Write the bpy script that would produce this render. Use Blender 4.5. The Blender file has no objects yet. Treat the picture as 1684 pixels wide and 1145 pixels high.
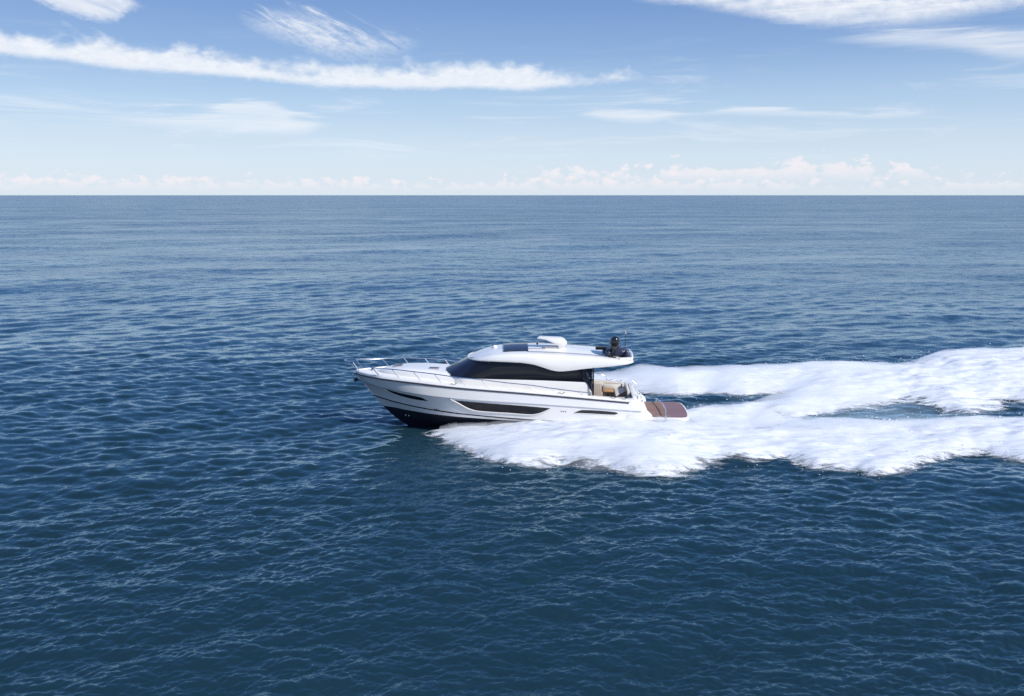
import bpy, bmesh, math, random
import numpy as np
from mathutils import Vector

# ------------------------------------------------------------------ camera, sky, sun, exposure
sc = bpy.context.scene
COL = sc.collection
cam_d = bpy.data.cameras.new("camera")
cam = bpy.data.objects.new("camera", cam_d)
COL.objects.link(cam)
cam_d.sensor_width = 36.0
cam_d.lens = 31.0
cam_d.clip_start = 0.5
cam_d.clip_end = 300000.0
CAM_H = 13.4
cam.location = (0, 0, CAM_H)
cam.rotation_euler = (math.radians(90.0 - 9.84), 0, 0)
sc.camera = cam

SUN_DIR = Vector((0.66, -0.50, 0.60)).normalized()      # towards the sun: astern, a little to the viewer's side
SUN_EL = math.asin(SUN_DIR.z)
SUN_AZ = math.atan2(SUN_DIR.x, SUN_DIR.y)
sd = bpy.data.lights.new("sun", 'SUN')
sd.energy = 4.5
sd.angle = math.radians(0.5)
sd.color = (1.0, 0.96, 0.90)
sun = bpy.data.objects.new("sun", sd)
COL.objects.link(sun)
sun.rotation_euler = (-SUN_DIR).to_track_quat('-Z', 'Y').to_euler()

sc.view_settings.view_transform = 'Standard'
sc.view_settings.look = 'None'
sc.view_settings.exposure = 0.1
sc.view_settings.gamma = 1.0
sc.view_settings.use_curve_mapping = False
sc.render.engine = 'CYCLES'
sc.cycles.max_bounces = 8
sc.cycles.diffuse_bounces = 3
sc.cycles.glossy_bounces = 2
sc.cycles.transparent_max_bounces = 12
sc.cycles.volume_bounces = 5
sc.cycles.use_denoising = True
sc.cycles.denoising_prefilter = 'NONE'
sc.cycles.caustics_reflective = False
sc.cycles.caustics_refractive = False


# ------------------------------------------------------------------ node helpers
class NT:
    def __init__(self, tree):
        self.t = tree
        self.n = tree.nodes
        self.l = tree.links

    def node(self, kind, **kw):
        n = self.n.new(kind)
        for k, v in kw.items():
            setattr(n, k, v)
        return n

    def put(self, sock, v):
        if isinstance(v, bpy.types.NodeSocket):
            self.l.new(v, sock)
        elif v is not None:
            sock.default_value = v

    def m(self, op, a, b=None, c=None, clamp=False):
        n = self.node('ShaderNodeMath', operation=op, use_clamp=clamp)
        self.put(n.inputs[0], a)
        self.put(n.inputs[1], b)
        self.put(n.inputs[2], c)
        return n.outputs[0]

    def add(self, a, b): return self.m('ADD', a, b)
    def sub(self, a, b): return self.m('SUBTRACT', a, b)
    def mul(self, a, b): return self.m('MULTIPLY', a, b)

    def ss(self, x, lo, hi, a=0.0, b=1.0):
        n = self.node('ShaderNodeMapRange', interpolation_type='SMOOTHSTEP')
        self.put(n.inputs['Value'], x)
        self.put(n.inputs['From Min'], lo)
        self.put(n.inputs['From Max'], hi)
        n.inputs['To Min'].default_value = a
        n.inputs['To Max'].default_value = b
        return n.outputs[0]

    def lin(self, x, lo, hi, a=0.0, b=1.0):
        n = self.node('ShaderNodeMapRange')
        self.put(n.inputs['Value'], x)
        n.inputs['From Min'].default_value = lo
        n.inputs['From Max'].default_value = hi
        n.inputs['To Min'].default_value = a
        n.inputs['To Max'].default_value = b
        return n.outputs[0]

    def noise(self, vec, scale, detail=4, rough=0.5, dist=0.0, col=False):
        n = self.node('ShaderNodeTexNoise')
        self.put(n.inputs['Vector'], vec)
        n.inputs['Scale'].default_value = scale
        n.inputs['Detail'].default_value = detail
        n.inputs['Roughness'].default_value = rough
        n.inputs['Distortion'].default_value = dist
        return n.outputs['Color' if col else 'Fac']

    def mapv(self, vec, loc=(0, 0, 0), rot=(0, 0, 0), scale=(1, 1, 1)):
        n = self.node('ShaderNodeMapping')
        self.put(n.inputs['Vector'], vec)
        n.inputs['Location'].default_value = loc
        n.inputs['Rotation'].default_value = rot
        n.inputs['Scale'].default_value = scale
        return n.outputs[0]

    def mix(self, f, a, b):
        n = self.node('ShaderNodeMix', data_type='RGBA')
        self.put(n.inputs[0], f)
        self.put(n.inputs[6], a if isinstance(a, bpy.types.NodeSocket) else (*a, 1.0))
        self.put(n.inputs[7], b if isinstance(b, bpy.types.NodeSocket) else (*b, 1.0))
        return n.outputs[2]

    def curve(self, x, pts):
        n = self.node('ShaderNodeFloatCurve')
        self.put(n.inputs['Value'], x)
        c = n.mapping.curves[0]
        for i, (u, v) in enumerate(pts):
            if i < 2:
                c.points[i].location = (u, v)
            else:
                c.points.new(u, v)
        for p in c.points:
            p.handle_type = 'AUTO_CLAMPED'
        n.mapping.update()
        return n.outputs[0]


# ------------------------------------------------------------------ sky with its clouds (by direction)
world = bpy.data.worlds.new("World")
sc.world = world
world.use_nodes = True
W = NT(world.node_tree)
W.n.clear()
SKY_STRENGTH = 0.10
sky = W.node('ShaderNodeTexSky', sky_type='NISHITA', sun_disc=False, sun_elevation=SUN_EL, sun_rotation=SUN_AZ)
sky.altitude = 0.0
sky.air_density = 1.0
sky.dust_density = 0.6
sky.ozone_density = 1.6
tc = W.node('ShaderNodeTexCoord')
sep = W.node('ShaderNodeSeparateXYZ')
W.l.new(tc.outputs['Generated'], sep.inputs[0])
DEG = 57.29578
az = W.mul(W.m('ARCTAN2', sep.outputs[0], sep.outputs[1]), DEG)
el = W.mul(W.m('ARCSINE', sep.outputs[2]), DEG)
cmb = W.node('ShaderNodeCombineXYZ')
W.put(cmb.inputs[0], az)
W.put(cmb.inputs[1], el)
P = cmb.outputs[0]
AZ0, AZ1, ELM = -40.0, 40.0, 14.0
azn = W.lin(az, AZ0, AZ1)


def edge(pts):
    return W.mul(W.curve(azn, [((a - AZ0) / (AZ1 - AZ0), max(e, 0) / ELM) for a, e in pts]), ELM)


def span(a0, a1, soft):
    return W.mul(W.ss(az, a0, a0 + soft), W.ss(az, a1, a1 - soft))


def ctr(n):
    return W.sub(n, 0.5)


billow = ctr(W.noise(W.mapv(P, scale=(0.9, 1.5, 1)), 1.0, 7, 0.58, 0.4))
lump = ctr(W.noise(W.mapv(P, loc=(3.3, 1, 0), scale=(0.33, 0.5, 1)), 1.0, 3, 0.5, 0.3))
fine = ctr(W.noise(W.mapv(P, scale=(2.4, 4.5, 1)), 1.0, 5, 0.6, 0.6))
stre = ctr(W.noise(W.mapv(W.mapv(P, rot=(0, 0, math.radians(24))), scale=(0.30, 1.7, 1)), 1.0, 6, 0.58, 1.1))
stre2 = ctr(W.noise(W.mapv(P, loc=(7, 3, 0), rot=(0, 0, math.radians(-3)), scale=(0.16, 2.2, 1)), 1.0, 6, 0.6, 0.5))


def streak(top, bot, s_top, s_bot, nt, nb, a_noise, a_amp, op):
    tp = W.add(edge(top), nt)
    bt = W.add(edge(bot), nb)
    m = W.mul(W.ss(W.sub(tp, el), 0.0, s_top), W.ss(W.sub(el, bt), 0.0, s_bot))
    d = W.add(1.0, W.mul(a_noise, a_amp))
    return W.m('MULTIPLY', W.mul(m, d), op, clamp=True)


clouds = []
# the long rope of cloud crossing from the left
top = [(-40, 9.3), (-33, 9.1), (-29, 8.85), (-26, 8.75), (-23.9, 8.7), (-21.4, 8.4), (-20, 8.5), (-18.4, 8.2), (-15.6, 8.05), (-12, 7.75),
       (-9.9, 7.75), (-5.8, 7.95), (-2.4, 7.85), (0.3, 7.9), (3, 7.6), (5.2, 7.35), (7.0, 7.2), (9, 6.6), (12, 5), (40, 2)]
bot = [(-40, 7.8), (-33, 7.6), (-29, 7.45), (-26, 7.3), (-23, 7.05), (-19.8, 6.95), (-16.4, 6.85), (-12.8, 6.55), (-10.6, 6.45), (-5.8, 6.45),
       (-2.4, 6.5), (1, 6.45), (3, 6.6), (5.2, 6.75), (7.5, 6.95), (9, 7.2), (12, 9), (40, 14)]
clouds.append(streak(top, bot, 1.15, 0.50, W.add(W.add(W.mul(billow, 1.2), W.mul(fine, 0.35)), W.add(W.mul(lump, 2.8), 0.42)), W.add(W.add(W.mul(lump, -0.5), W.mul(fine, 0.35)), -0.12), W.add(billow, fine), 0.5, 0.86))
# small ragged cloud at the top left
top = [(-40, 10), (-28.5, 10.1), (-27.4, 11.6), (-24, 11.4), (-22, 10.9), (-20.5, 9.6), (-18, 8), (40, 2)]
bot = [(-40, 12), (-28.5, 11.0), (-27, 10.1), (-25.3, 9.55), (-23.9, 9.35), (-22.5, 10.0), (-20.5, 10.8), (-18, 12), (40, 13)]
clouds.append(streak(top, bot, 0.6, 0.7, W.add(W.mul(stre, 1.2), W.mul(fine, 0.4)), W.add(W.mul(stre, 1.0), W.mul(fine, 0.5)), stre, 1.6, 0.7))
# feathery wisp
top = [(-40, 5), (-19, 8.8), (-16, 10.8), (-13.4, 11.3), (-9, 10.6), (-7, 10.1), (-5.2, 9.4), (-3.5, 7.5), (40, 2)]
bot = [(-40, 13), (-19, 11.5), (-16, 9.5), (-13.4, 8.6), (-10.6, 7.9), (-8, 8.1), (-5.8, 8.7), (-3.5, 10), (40, 13)]
clouds.append(streak(top, bot, 1.5, 1.2, W.mul(stre, 3.0), W.mul(stre, 2.6), W.add(stre, W.mul(fine, 0.4)), 4.4, 0.46))
# big streaked sheet at the top right
top = [(-40, 2), (3, 10.4), (6, 11.9), (12, 12.6), (18, 12.2), (22, 11.8), (25, 11.5), (28, 11.2), (32, 11.0), (40, 11)]
bot = [(-40, 13), (3, 12.2), (6.3, 11.55), (11.8, 10.75), (14.7, 10.1), (17.8, 9.45), (22.8, 9.2), (26.5, 9.45), (29, 9.6), (33, 9.7), (40, 9.5)]
clouds.append(streak(top, bot, 1.2, 0.95, W.add(W.mul(billow, 1.4), W.mul(stre2, 1.2)), W.add(W.mul(stre2, 0.9), W.mul(fine, 0.3)), W.add(stre2, W.mul(billow, 0.7)), 1.7, 0.74))
top = [(-40, 2), (14, 8.2), (19, 9.2), (24, 9.6), (29, 9.3), (34, 9.0), (40, 9)]
bot = [(-40, 13), (14, 9.2), (20, 8.5), (25.4, 7.85), (29.2, 7.05), (34, 6.8), (40, 6.6)]
clouds.append(streak(top, bot, 0.9, 0.6, W.mul(stre2, 1.5), W.mul(stre2, 1.0), stre2, 2.0, 0.50))
# thin mid-height veils
top = [(-40, 4.2), (-26, 4.5), (-19.2, 5.1), (-15.7, 5.8), (-13.5, 5.2), (-10.5, 4.3), (-8, 3.2), (40, 2)]
bot = [(-40, 3.6), (-26, 4.0), (-19.2, 3.6), (-14, 3.4), (-11.5, 4.0), (-8, 5.2), (40, 8)]
clouds.append(streak(top, bot, 0.6, 0.7, W.mul(stre2, 1.6), W.mul(stre2, 0.7), stre2, 1.6, 0.50))
top = [(-40, 1), (1, 3.8), (3.5, 5.0), (6.4, 5.55), (9, 5.5), (12, 5.2), (14.5, 5.5), (20, 5.1), (25.7, 4.6), (31, 4.2), (40, 4)]
bot = [(-40, 9), (1, 5.6), (3.7, 4.9), (8, 4.3), (12, 4.7), (20, 4.4), (26, 4.2), (31, 4.0), (40, 4)]
clouds.append(streak(top, bot, 0.4, 0.5, W.mul(stre2, 1.3), W.mul(stre2, 0.8), stre2, 2.6, 0.52))

# barely visible wisps over the middle of the sky
wisp = W.noise(W.mapv(P, loc=(2, 9, 0), rot=(0, 0, math.radians(4)), scale=(0.10, 0.9, 1)), 1.0, 7, 0.62, 0.8)
clouds.append(W.mul(W.mul(W.ss(wisp, 0.50, 0.75, 0.0, 0.42), W.ss(el, 1.5, 3.0)), W.ss(el, 11.0, 5.0)))
nish = W.node('ShaderNodeVectorMath', operation='SCALE')
W.l.new(sky.outputs[0], nish.inputs[0])
nish.inputs['Scale'].default_value = SKY_STRENGTH
ramp = W.node('ShaderNodeValToRGB')
W.put(ramp.inputs[0], W.m('DIVIDE', el, 90.0, clamp=True))
STOPS = [(0.0, (0.64, 0.75, 0.88)), (0.03, (0.57, 0.71, 0.88)), (0.065, (0.42, 0.59, 0.83)), (0.095, (0.25, 0.41, 0.71)), (0.13, (0.165, 0.30, 0.62)),
         (0.22, (0.175, 0.345, 0.76)), (0.42, (0.155, 0.32, 0.74)), (1.0, (0.07, 0.16, 0.42))]
for i, (p_, c_) in enumerate(STOPS):
    e_ = ramp.color_ramp.elements[i] if i < 2 else ramp.color_ramp.elements.new(p_)
    e_.position = p_
    e_.color = (*c_, 1)
skyc = W.mix(0.8, nish.outputs[0], ramp.outputs[0])      # blue gradient over the physical sky, brightened above the view to blue the sea
# pale moist air close to the horizon
veil = W.m('MULTIPLY', W.add(1.0, W.mul(stre2, 0.5)), W.ss(el, 6.0, 0.0, 0.0, 0.36), clamp=True)
veil = W.mul(veil, W.ss(el, -2.0, 0.0))
skyc = W.mix(veil, skyc, (0.74, 0.82, 0.90))
for c in clouds:
    skyc = W.mix(c, skyc, (0.84, 0.87, 0.92))
# far row of small cumulus above the horizon, faintly pink
puff = W.noise(W.mapv(P, scale=(0.55, 0.85, 1)), 1.5, 6, 0.55, 0.2)
puff2 = W.noise(W.mapv(P, loc=(31, 8, 0), scale=(0.6, 0.9, 1)), 2.2, 5, 0.55, 0.2)


def cumulus(top, base, n, amp, op, col, skc):
    h = W.sub(W.add(edge(top), W.mul(ctr(n), amp)), el)
    m = W.mul(W.ss(h, -0.10, 0.42), W.ss(el, base - 0.55, base + 0.45))
    m = W.mul(m, W.add(0.75, W.mul(ctr(n), 1.4)))
    return W.mix(W.m('MULTIPLY', m, op, clamp=True), skc, col)


skyc = cumulus([(-40, 0.8), (-29.7, 1.05), (-25, 1.0), (-20, 0.9), (-13, 0.9), (-11.5, 1.0), (-5, 0.7), (0, 0.9), (5, 1.1), (14, 1.0), (22, 0.6), (30, 0.8), (40, .8)],
               0.55, puff2, 3.4, 0.72, (0.90, 0.83, 0.86), skyc)
skyc = cumulus([(-40, 0.3), (-4, 0.4), (0, 0.9), (3.4, 1.65), (8, 1.45), (11.4, 1.85), (13.6, 1.65), (16, 1.85), (19.2, 2.0), (21.3, 1.75), (24, 1.55), (26, 1.2), (29, 0.6), (40, 0.3)],
               1.2, puff, 4.4, 0.68, (0.93, 0.85, 0.87), skyc)
bg = W.node('ShaderNodeBackground')
W.put(bg.inputs['Color'], skyc)
bg.inputs['Strength'].default_value = 1.0
wo = W.node('ShaderNodeOutputWorld')
W.l.new(bg.outputs[0], wo.inputs['Surface'])


# ------------------------------------------------------------------ general helpers
def cat(pts):
    """smooth monotone curve through (x, v) points"""
    xs = np.array([p[0] for p in pts], float)
    vs = np.array([p[1] for p in pts], float)
    h = np.diff(xs)
    d = np.diff(vs) / h
    t = np.zeros_like(vs)
    t[0], t[-1] = d[0], d[-1]
    for i in range(1, len(xs) - 1):
        if d[i - 1] * d[i] > 0:
            w1, w2 = 2 * h[i] + h[i - 1], h[i] + 2 * h[i - 1]
            t[i] = (w1 + w2) / (w1 / d[i - 1] + w2 / d[i])

    def f(x):
        x = np.clip(np.asarray(x, float), xs[0], xs[-1])
        i = np.clip(np.searchsorted(xs, x, side='right') - 1, 0, len(xs) - 2)
        u = (x - xs[i]) / h[i]
        return ((1 + 2 * u) * (1 - u) ** 2 * vs[i] + u * (1 - u) ** 2 * h[i] * t[i]
                + u * u * (3 - 2 * u) * vs[i + 1] + u * u * (u - 1) * h[i] * t[i + 1])
    return f


def sstep(x, a, b):
    u = np.clip((x - a) / (b - a), 0, 1)
    return u * u * (3 - 2 * u)


def mesh_np(name, v, quads, mat, smooth=True, attrs=None):
    me = bpy.data.meshes.new(name)
    v = np.asarray(v, np.float32)
    q = np.asarray(quads, np.int32)
    me.vertices.add(len(v))
    me.vertices.foreach_set('co', v.ravel())
    me.loops.add(q.size)
    me.loops.foreach_set('vertex_index', q.ravel())
    me.polygons.add(len(q))
    me.polygons.foreach_set('loop_start', np.arange(0, q.size, 4, dtype=np.int32))
    me.update(calc_edges=True)
    if smooth:
        me.polygons.foreach_set('use_smooth', np.ones(len(q), bool))
    for k, a in (attrs or {}).items():
        at = me.attributes.new(k, 'FLOAT', 'POINT')
        at.data.foreach_set('value', np.asarray(a, np.float32))
    me.materials.append(mat)
    o = bpy.data.objects.new(name, me)
    COL.objects.link(o)
    return o


def grid_quads(r, c):
    i = np.arange((r - 1) * (c - 1))
    a = (i // (c - 1)) * c + i % (c - 1)
    return np.stack([a, a + 1, a + c + 1, a + c], 1)


def new_mat(name):
    m = bpy.data.materials.new(name)
    m.use_nodes = True
    t = NT(m.node_tree)
    t.n.clear()
    out = t.node('ShaderNodeOutputMaterial')
    return m, t, out


# ------------------------------------------------------------------ the sea: wave spectra
rng = np.random.default_rng(11)


def spectrum(N, L, lmin, lmax, crest_deg, spread, rms, chop, power=3.4):
    """one periodic patch of wind waves: height and choppy shift"""
    k1 = np.fft.fftfreq(N, 1.0 / N) * 2 * np.pi / L
    kx, ky = np.meshgrid(k1, k1)
    k = np.hypot(kx, ky)
    k[0, 0] = 1
    lam = 2 * np.pi / k
    th = np.arctan2(ky, kx)
    wd = math.radians(crest_deg + 90)
    c = np.abs(np.cos(th - wd))
    amp = k ** (-power / 2.0) * (c ** spread + 0.06)
    amp *= sstep(np.log(lam), math.log(lmin * 0.8), math.log(lmin * 1.25)) * (1 - sstep(np.log(lam), math.log(lmax * 0.8), math.log(lmax * 1.25)))
    amp[0, 0] = 0
    ph = rng.normal(size=(N, N)) + 1j * rng.normal(size=(N, N))
    H = amp * ph
    h = np.fft.ifft2(H).real
    s = rms / h.std()
    dx = np.fft.ifft2(-1j * kx / k * H).real * s * chop
    dy = np.fft.ifft2(-1j * ky / k * H).real * s * chop
    return (L, np.stack([dx, dy, h * s], -1).astype(np.float32))


BANDS = [  # (patch, finest wavelength, turn of the patch)
    (spectrum(256, 611.0, 22, 110, 24, 3.0, 0.165, 0.6), 22.0, 0.21),
    (spectrum(512, 173.0, 5.5, 22, 20, 2.4, 0.046, 0.8), 5.5, -0.13),
    (spectrum(512, 61.0, 1.7, 5.5, 17, 2.0, 0.039, 0.8), 1.7, 0.34),
    (spectrum(1024, 29.0, 0.6, 1.7, 15, 1.5, 0.0260, 0.55), 0.6, -0.27),
    (spectrum(1024, 11.3, 0.18, 0.6, 15, 1.0, 0.0120, 0.55), 0.18, 0.13),
    (spectrum(1024, 5.3, 0.07, 0.18, 15, 0.7, 0.0028, 0.4), 0.07, -0.31),
]


def sample(patch, turn, x, y):
    L, a = patch
    N = a.shape[0]
    ct, st = math.cos(turn), math.sin(turn)
    u = ((x * ct + y * st) / L * N) % N
    v = ((-x * st + y * ct) / L * N) % N
    i0 = np.floor(u).astype(int) % N
    j0 = np.floor(v).astype(int) % N
    fu = (u - np.floor(u))[..., None].astype(np.float32)
    fv = (v - np.floor(v))[..., None].astype(np.float32)
    i1, j1 = (i0 + 1) % N, (j0 + 1) % N
    d = (a[j0, i0] * (1 - fu) + a[j0, i1] * fu) * (1 - fv) + (a[j1, i0] * (1 - fu) + a[j1, i1] * fu) * fv
    return np.stack([d[..., 0] * ct - d[..., 1] * st, d[..., 0] * st + d[..., 1] * ct, d[..., 2]], -1)


def waves(x, y, cell):
    """displacement of the water at x, y; waves too short for the mesh there fade out"""
    d = np.zeros(x.shape + (3,), np.float32)
    lost = np.zeros(x.shape, np.float32)
    for patch, lmin, turn in BANDS:
        w = 1 - sstep(cell, lmin * 0.28, lmin * 0.8)
        d += sample(patch, turn, x, y) * w[..., None]
        lost += (1 - w) * 0.1667
    return d, lost


BOAT_O = np.array([0.0, 51.0])
BOAT_YAW = math.radians(3.5)


def to_boat(x, y):
    c, s = math.cos(BOAT_YAW), math.sin(BOAT_YAW)
    X, Y = x - BOAT_O[0], y - BOAT_O[1]
    return X * c - Y * s, X * s + Y * c


def wake_shape(x, y):
    """swell the boat itself raises: hollow behind the stern, two spreading shoulders"""
    bx, by = to_boat(x, y)
    z = np.zeros_like(bx)
    ds = np.clip(bx + 6.0, 0, None)
    sh = 2.0 + ds * 0.26
    for sgn in (-1, 1):
        z += 0.30 * np.exp(-((by * sgn - sh) / (1.0 + 0.05 * ds)) ** 2) * sstep(ds, 0.5, 9) * np.exp(-ds / 70)
    z -= 0.35 * np.exp(-((bx - 14) / 7.0) ** 2 - (by / 2.2) ** 2)
    return z


# polar sheet around the point below the camera: fine where the photograph looks, out to the horizon
dep = np.concatenate([np.radians(np.linspace(62, 36, 60, endpoint=False)), np.radians(np.linspace(36, 0.9, 1020, endpoint=False)),
                      np.radians(0.9 * (0.0125 / 0.9) ** np.linspace(0, 1, 70))])
rad = CAM_H / np.tan(dep)
ang = np.concatenate([np.linspace(-180, -50, 60, endpoint=False), np.linspace(-50, 50, 1500, endpoint=False), np.linspace(50, 180, 61)])
A, R = np.meshgrid(np.radians(ang), rad)
sx, sy = R * np.sin(A), R * np.cos(A)
cell = np.maximum(np.gradient(R, axis=0), np.gradient(A, axis=1) * R)
disp, lost = waves(sx, sy, cell)
sv = np.stack([sx, sy, np.zeros_like(sx)], -1).astype(np.float64) + disp
sv[..., 2] += wake_shape(sx, sy)
core = np.array([[0, 0, 0]])
nr, ncol = sx.shape

m_sea, T, out = new_mat("sea_water")
geo = T.node('ShaderNodeNewGeometry')
pos = geo.outputs['Position']
at = T.node('ShaderNodeAttribute', attribute_name='lost')
patches = T.noise(T.mapv(pos, rot=(0, 0, math.radians(-16)), scale=(0.006, 0.028, 1)), 1.0, 5, 0.55, 0.3)
gust = T.noise(T.mapv(pos, rot=(0, 0, math.radians(-20)), scale=(0.05, 0.12, 1)), 1.0, 3, 0.5)
vary = T.mul(T.ss(patches, 0.3, 0.72, 0.8, 1.15), T.ss(gust, 0.25, 0.75, 0.8, 1.15))
rip = T.noise(T.mapv(pos, rot=(0, 0, math.radians(-16)), scale=(1.0, 1.9, 1)), 5.5, 3, 0.6, 0.3, col=True)
rip2 = T.noise(T.mapv(pos, rot=(0, 0, math.radians(-16)), scale=(0.7, 1.5, 1)), 0.8, 6, 0.66, 0.3, col=True)


rip2w = T.noise(T.mapv(pos, scale=(0.3, 1.2, 1)), 1.2, 5, 0.6)


def slope(colr, amt):
    s = T.node('ShaderNodeVectorMath', operation='SUBTRACT')
    T.put(s.inputs[0], colr)
    s.inputs[1].default_value = (0.5, 0.5, 0.5)
    mk = T.node('ShaderNodeVectorMath', operation='MULTIPLY')
    T.l.new(s.outputs[0], mk.inputs[0])
    mk.inputs[1].default_value = (0.75, 1.0, 0.0)
    k = T.node('ShaderNodeVectorMath', operation='SCALE')
    T.l.new(mk.outputs[0], k.inputs[0])
    T.put(k.inputs['Scale'], amt)
    return k.outputs[0]


def vadd(a, b):
    n = T.node('ShaderNodeVectorMath', operation='ADD')
    T.put(n.inputs[0], a)
    T.put(n.inputs[1], b)
    return n.outputs[0]


lostv = at.outputs['Fac']
nrm = vadd(geo.outputs['Normal'], slope(rip, T.mul(vary, T.add(0.16, T.mul(lostv, 0.43)))))
nrm = vadd(nrm, slope(rip2, T.mul(vary, T.add(0.10, T.mul(lostv, 0.82)))))
nn = T.node('ShaderNodeVectorMath', operation='NORMALIZE')
T.put(nn.inputs[0], nrm)
bs = T.node('ShaderNodeBsdfPrincipled')
aer = T.node('ShaderNodeAttribute', attribute_name='bubbles').outputs['Fac']
T.put(bs.inputs['Base Color'], T.mix(T.mul(aer, T.ss(rip2w, 0.35, 0.65, 0.5, 1.0)), T.mix(T.ss(patches, 0.3, 0.7), (0.0095, 0.029, 0.041), (0.010, 0.032, 0.048)), (0.21, 0.29, 0.32)))      # water full of bubbles is pale turquoise
ROUGH = T.add(0.05, T.mul(T.mul(T.ss(lostv, 0.05, 1.0), vary), 0.19))      # ripples too small for the mesh
bs.inputs['Roughness'].default_value = 1.0
upn = vadd(geo.outputs['Normal'], (0.0, 0.0, 2.5))      # light from the deep comes up evenly, hardly following the ripples
un = T.node('ShaderNodeVectorMath', operation='NORMALIZE')
T.put(un.inputs[0], upn)
T.put(bs.inputs['Normal'], un.outputs[0])
bs.inputs['Specular IOR Level'].default_value = 0.0
gl = T.node('ShaderNodeBsdfPrincipled')      # the mirror of the sky: 2 % straight down, rising to full at grazing, a little blue
gl.inputs['Metallic'].default_value = 1.0
gl.inputs['Base Color'].default_value = (0.02, 0.02, 0.02, 1)
gl.inputs['Specular Tint'].default_value = (0.76, 0.91, 1.0, 1)
T.put(gl.inputs['Roughness'], ROUGH)
T.put(gl.inputs['Normal'], nn.outputs[0])
mxw = T.node('ShaderNodeAddShader')
T.l.new(bs.outputs[0], mxw.inputs[0])
T.l.new(gl.outputs[0], mxw.inputs[1])
T.l.new(mxw.outputs[0], out.inputs['Surface'])

vv = np.concatenate([sv.reshape(-1, 3), core])
sea = mesh_np("water", vv, grid_quads(nr, ncol), m_sea, attrs={'lost': np.concatenate([lost.ravel(), [0]])})
sea["kind"] = "structure"
sea["label"] = "deep blue open sea rippled by wind out to a level horizon"
SEA_X, SEA_Y = sx.ravel().copy(), sy.ravel().copy()
del A, R, sx, sy, disp, sv, vv

# ------------------------------------------------------------------ white water thrown up by the boat
NEAR = [(-5.1, 49.3), (-3.7, 46.9), (-2.7, 45.6), (-1.3, 43.5), (-0.1, 42.3), (1.2, 42.3), (2.4, 42.6), (3.6, 42.1), (4.7, 41.8), (5.8, 40.9), (7.1, 40.5),
        (8.5, 40.9), (9.8, 42.3), (11.0, 42.9), (12.2, 42.8), (13.9, 43.5), (14.9, 41.8), (16.6, 41.4), (17.5, 40.3), (19.6, 41.6), (22.7, 44.2), (24.8, 44.7),
        (26.0, 43.1), (27.7, 42.1), (30.9, 42.8), (36, 41.0), (44, 42.0), (55, 40), (70, 41), (90, 40)]
FAR = [(-4.6, 52.2), (-3, 55.0), (-1, 58.0), (2, 60.0), (5, 61.8), (7.0, 62.8), (9.2, 64.5), (11.6, 64.2), (15.4, 65.0), (18.6, 66.4), (21.1, 67.2), (23.4, 68.5), (26.8, 68.5), (29.6, 67.2),
       (33.9, 71.3), (38.3, 72.2), (43.8, 74.4), (48.7, 76.0), (57.6, 78.0), (70, 83), (90, 88)]
HOLE_A = [(8.0, 60.0), (9.2, 59.4), (9.7, 59.0), (10.4, 58.1), (11.3, 57.3), (12.2, 58.1), (13.2, 58.8), (14.2, 57.7), (15.7, 57.2), (18.0, 58.1), (18.1, 57.2),
          (15.8, 56.0), (13.7, 55.1), (11.7, 54.8), (11.2, 53.9), (9.2, 53.6), (7.5, 54.2)]
HOLE_B = [(16.0, 51.5), (17.0, 52.2), (20.6, 54.1), (23.2, 54.7), (25.4, 55.4), (26.4, 55.0), (27.2, 53.4), (28.1, 52.2), (30.9, 54.7), (32.7, 55.9), (34.0, 54.7), (37, 56), (41, 55), (42, 53),
          (38, 51.6), (33.8, 51.9), (30.1, 51.9), (27.9, 51.9), (25.3, 51.0), (22.9, 50.5), (20.0, 50.3), (17.6, 50.6)]


def signed(poly, x, y):
    """distance inside (+) or outside (-) a polygon"""
    p = np.array(poly)
    q = np.roll(p, -1, 0)
    d2 = np.full(x.shape, 1e9)
    ins = np.zeros(x.shape, bool)
    for (ax, ay), (bx, by) in zip(p, q):
        ex, ey = bx - ax, by - ay
        t = np.clip(((x - ax) * ex + (y - ay) * ey) / (ex * ex + ey * ey), 0, 1)
        d2 = np.minimum(d2, (x - ax - t * ex) ** 2 + (y - ay - t * ey) ** 2)
        cr = ((ay > y) != (by > y))
        with np.errstate(divide='ignore', invalid='ignore'):
            ins ^= cr & (x < (bx - ax) * (y - ay) / (by - ay) + ax)
    return np.where(ins, 1, -1) * np.sqrt(d2)


def fbm(shape_patch, x, y, sxx, syy):
    L, a = shape_patch
    return sample(shape_patch, 0.0, x * sxx, y * syy)[..., 2]


TURB = spectrum(512, 40.0, 0.35, 14, 30, 0.0, 1.0, 0.0, power=3.0)
TURB2 = spectrum(512, 23.0, 0.12, 3, 30, 0.0, 1.0, 0.0, power=2.4)
OUTER = NEAR + FAR[::-1]


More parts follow.
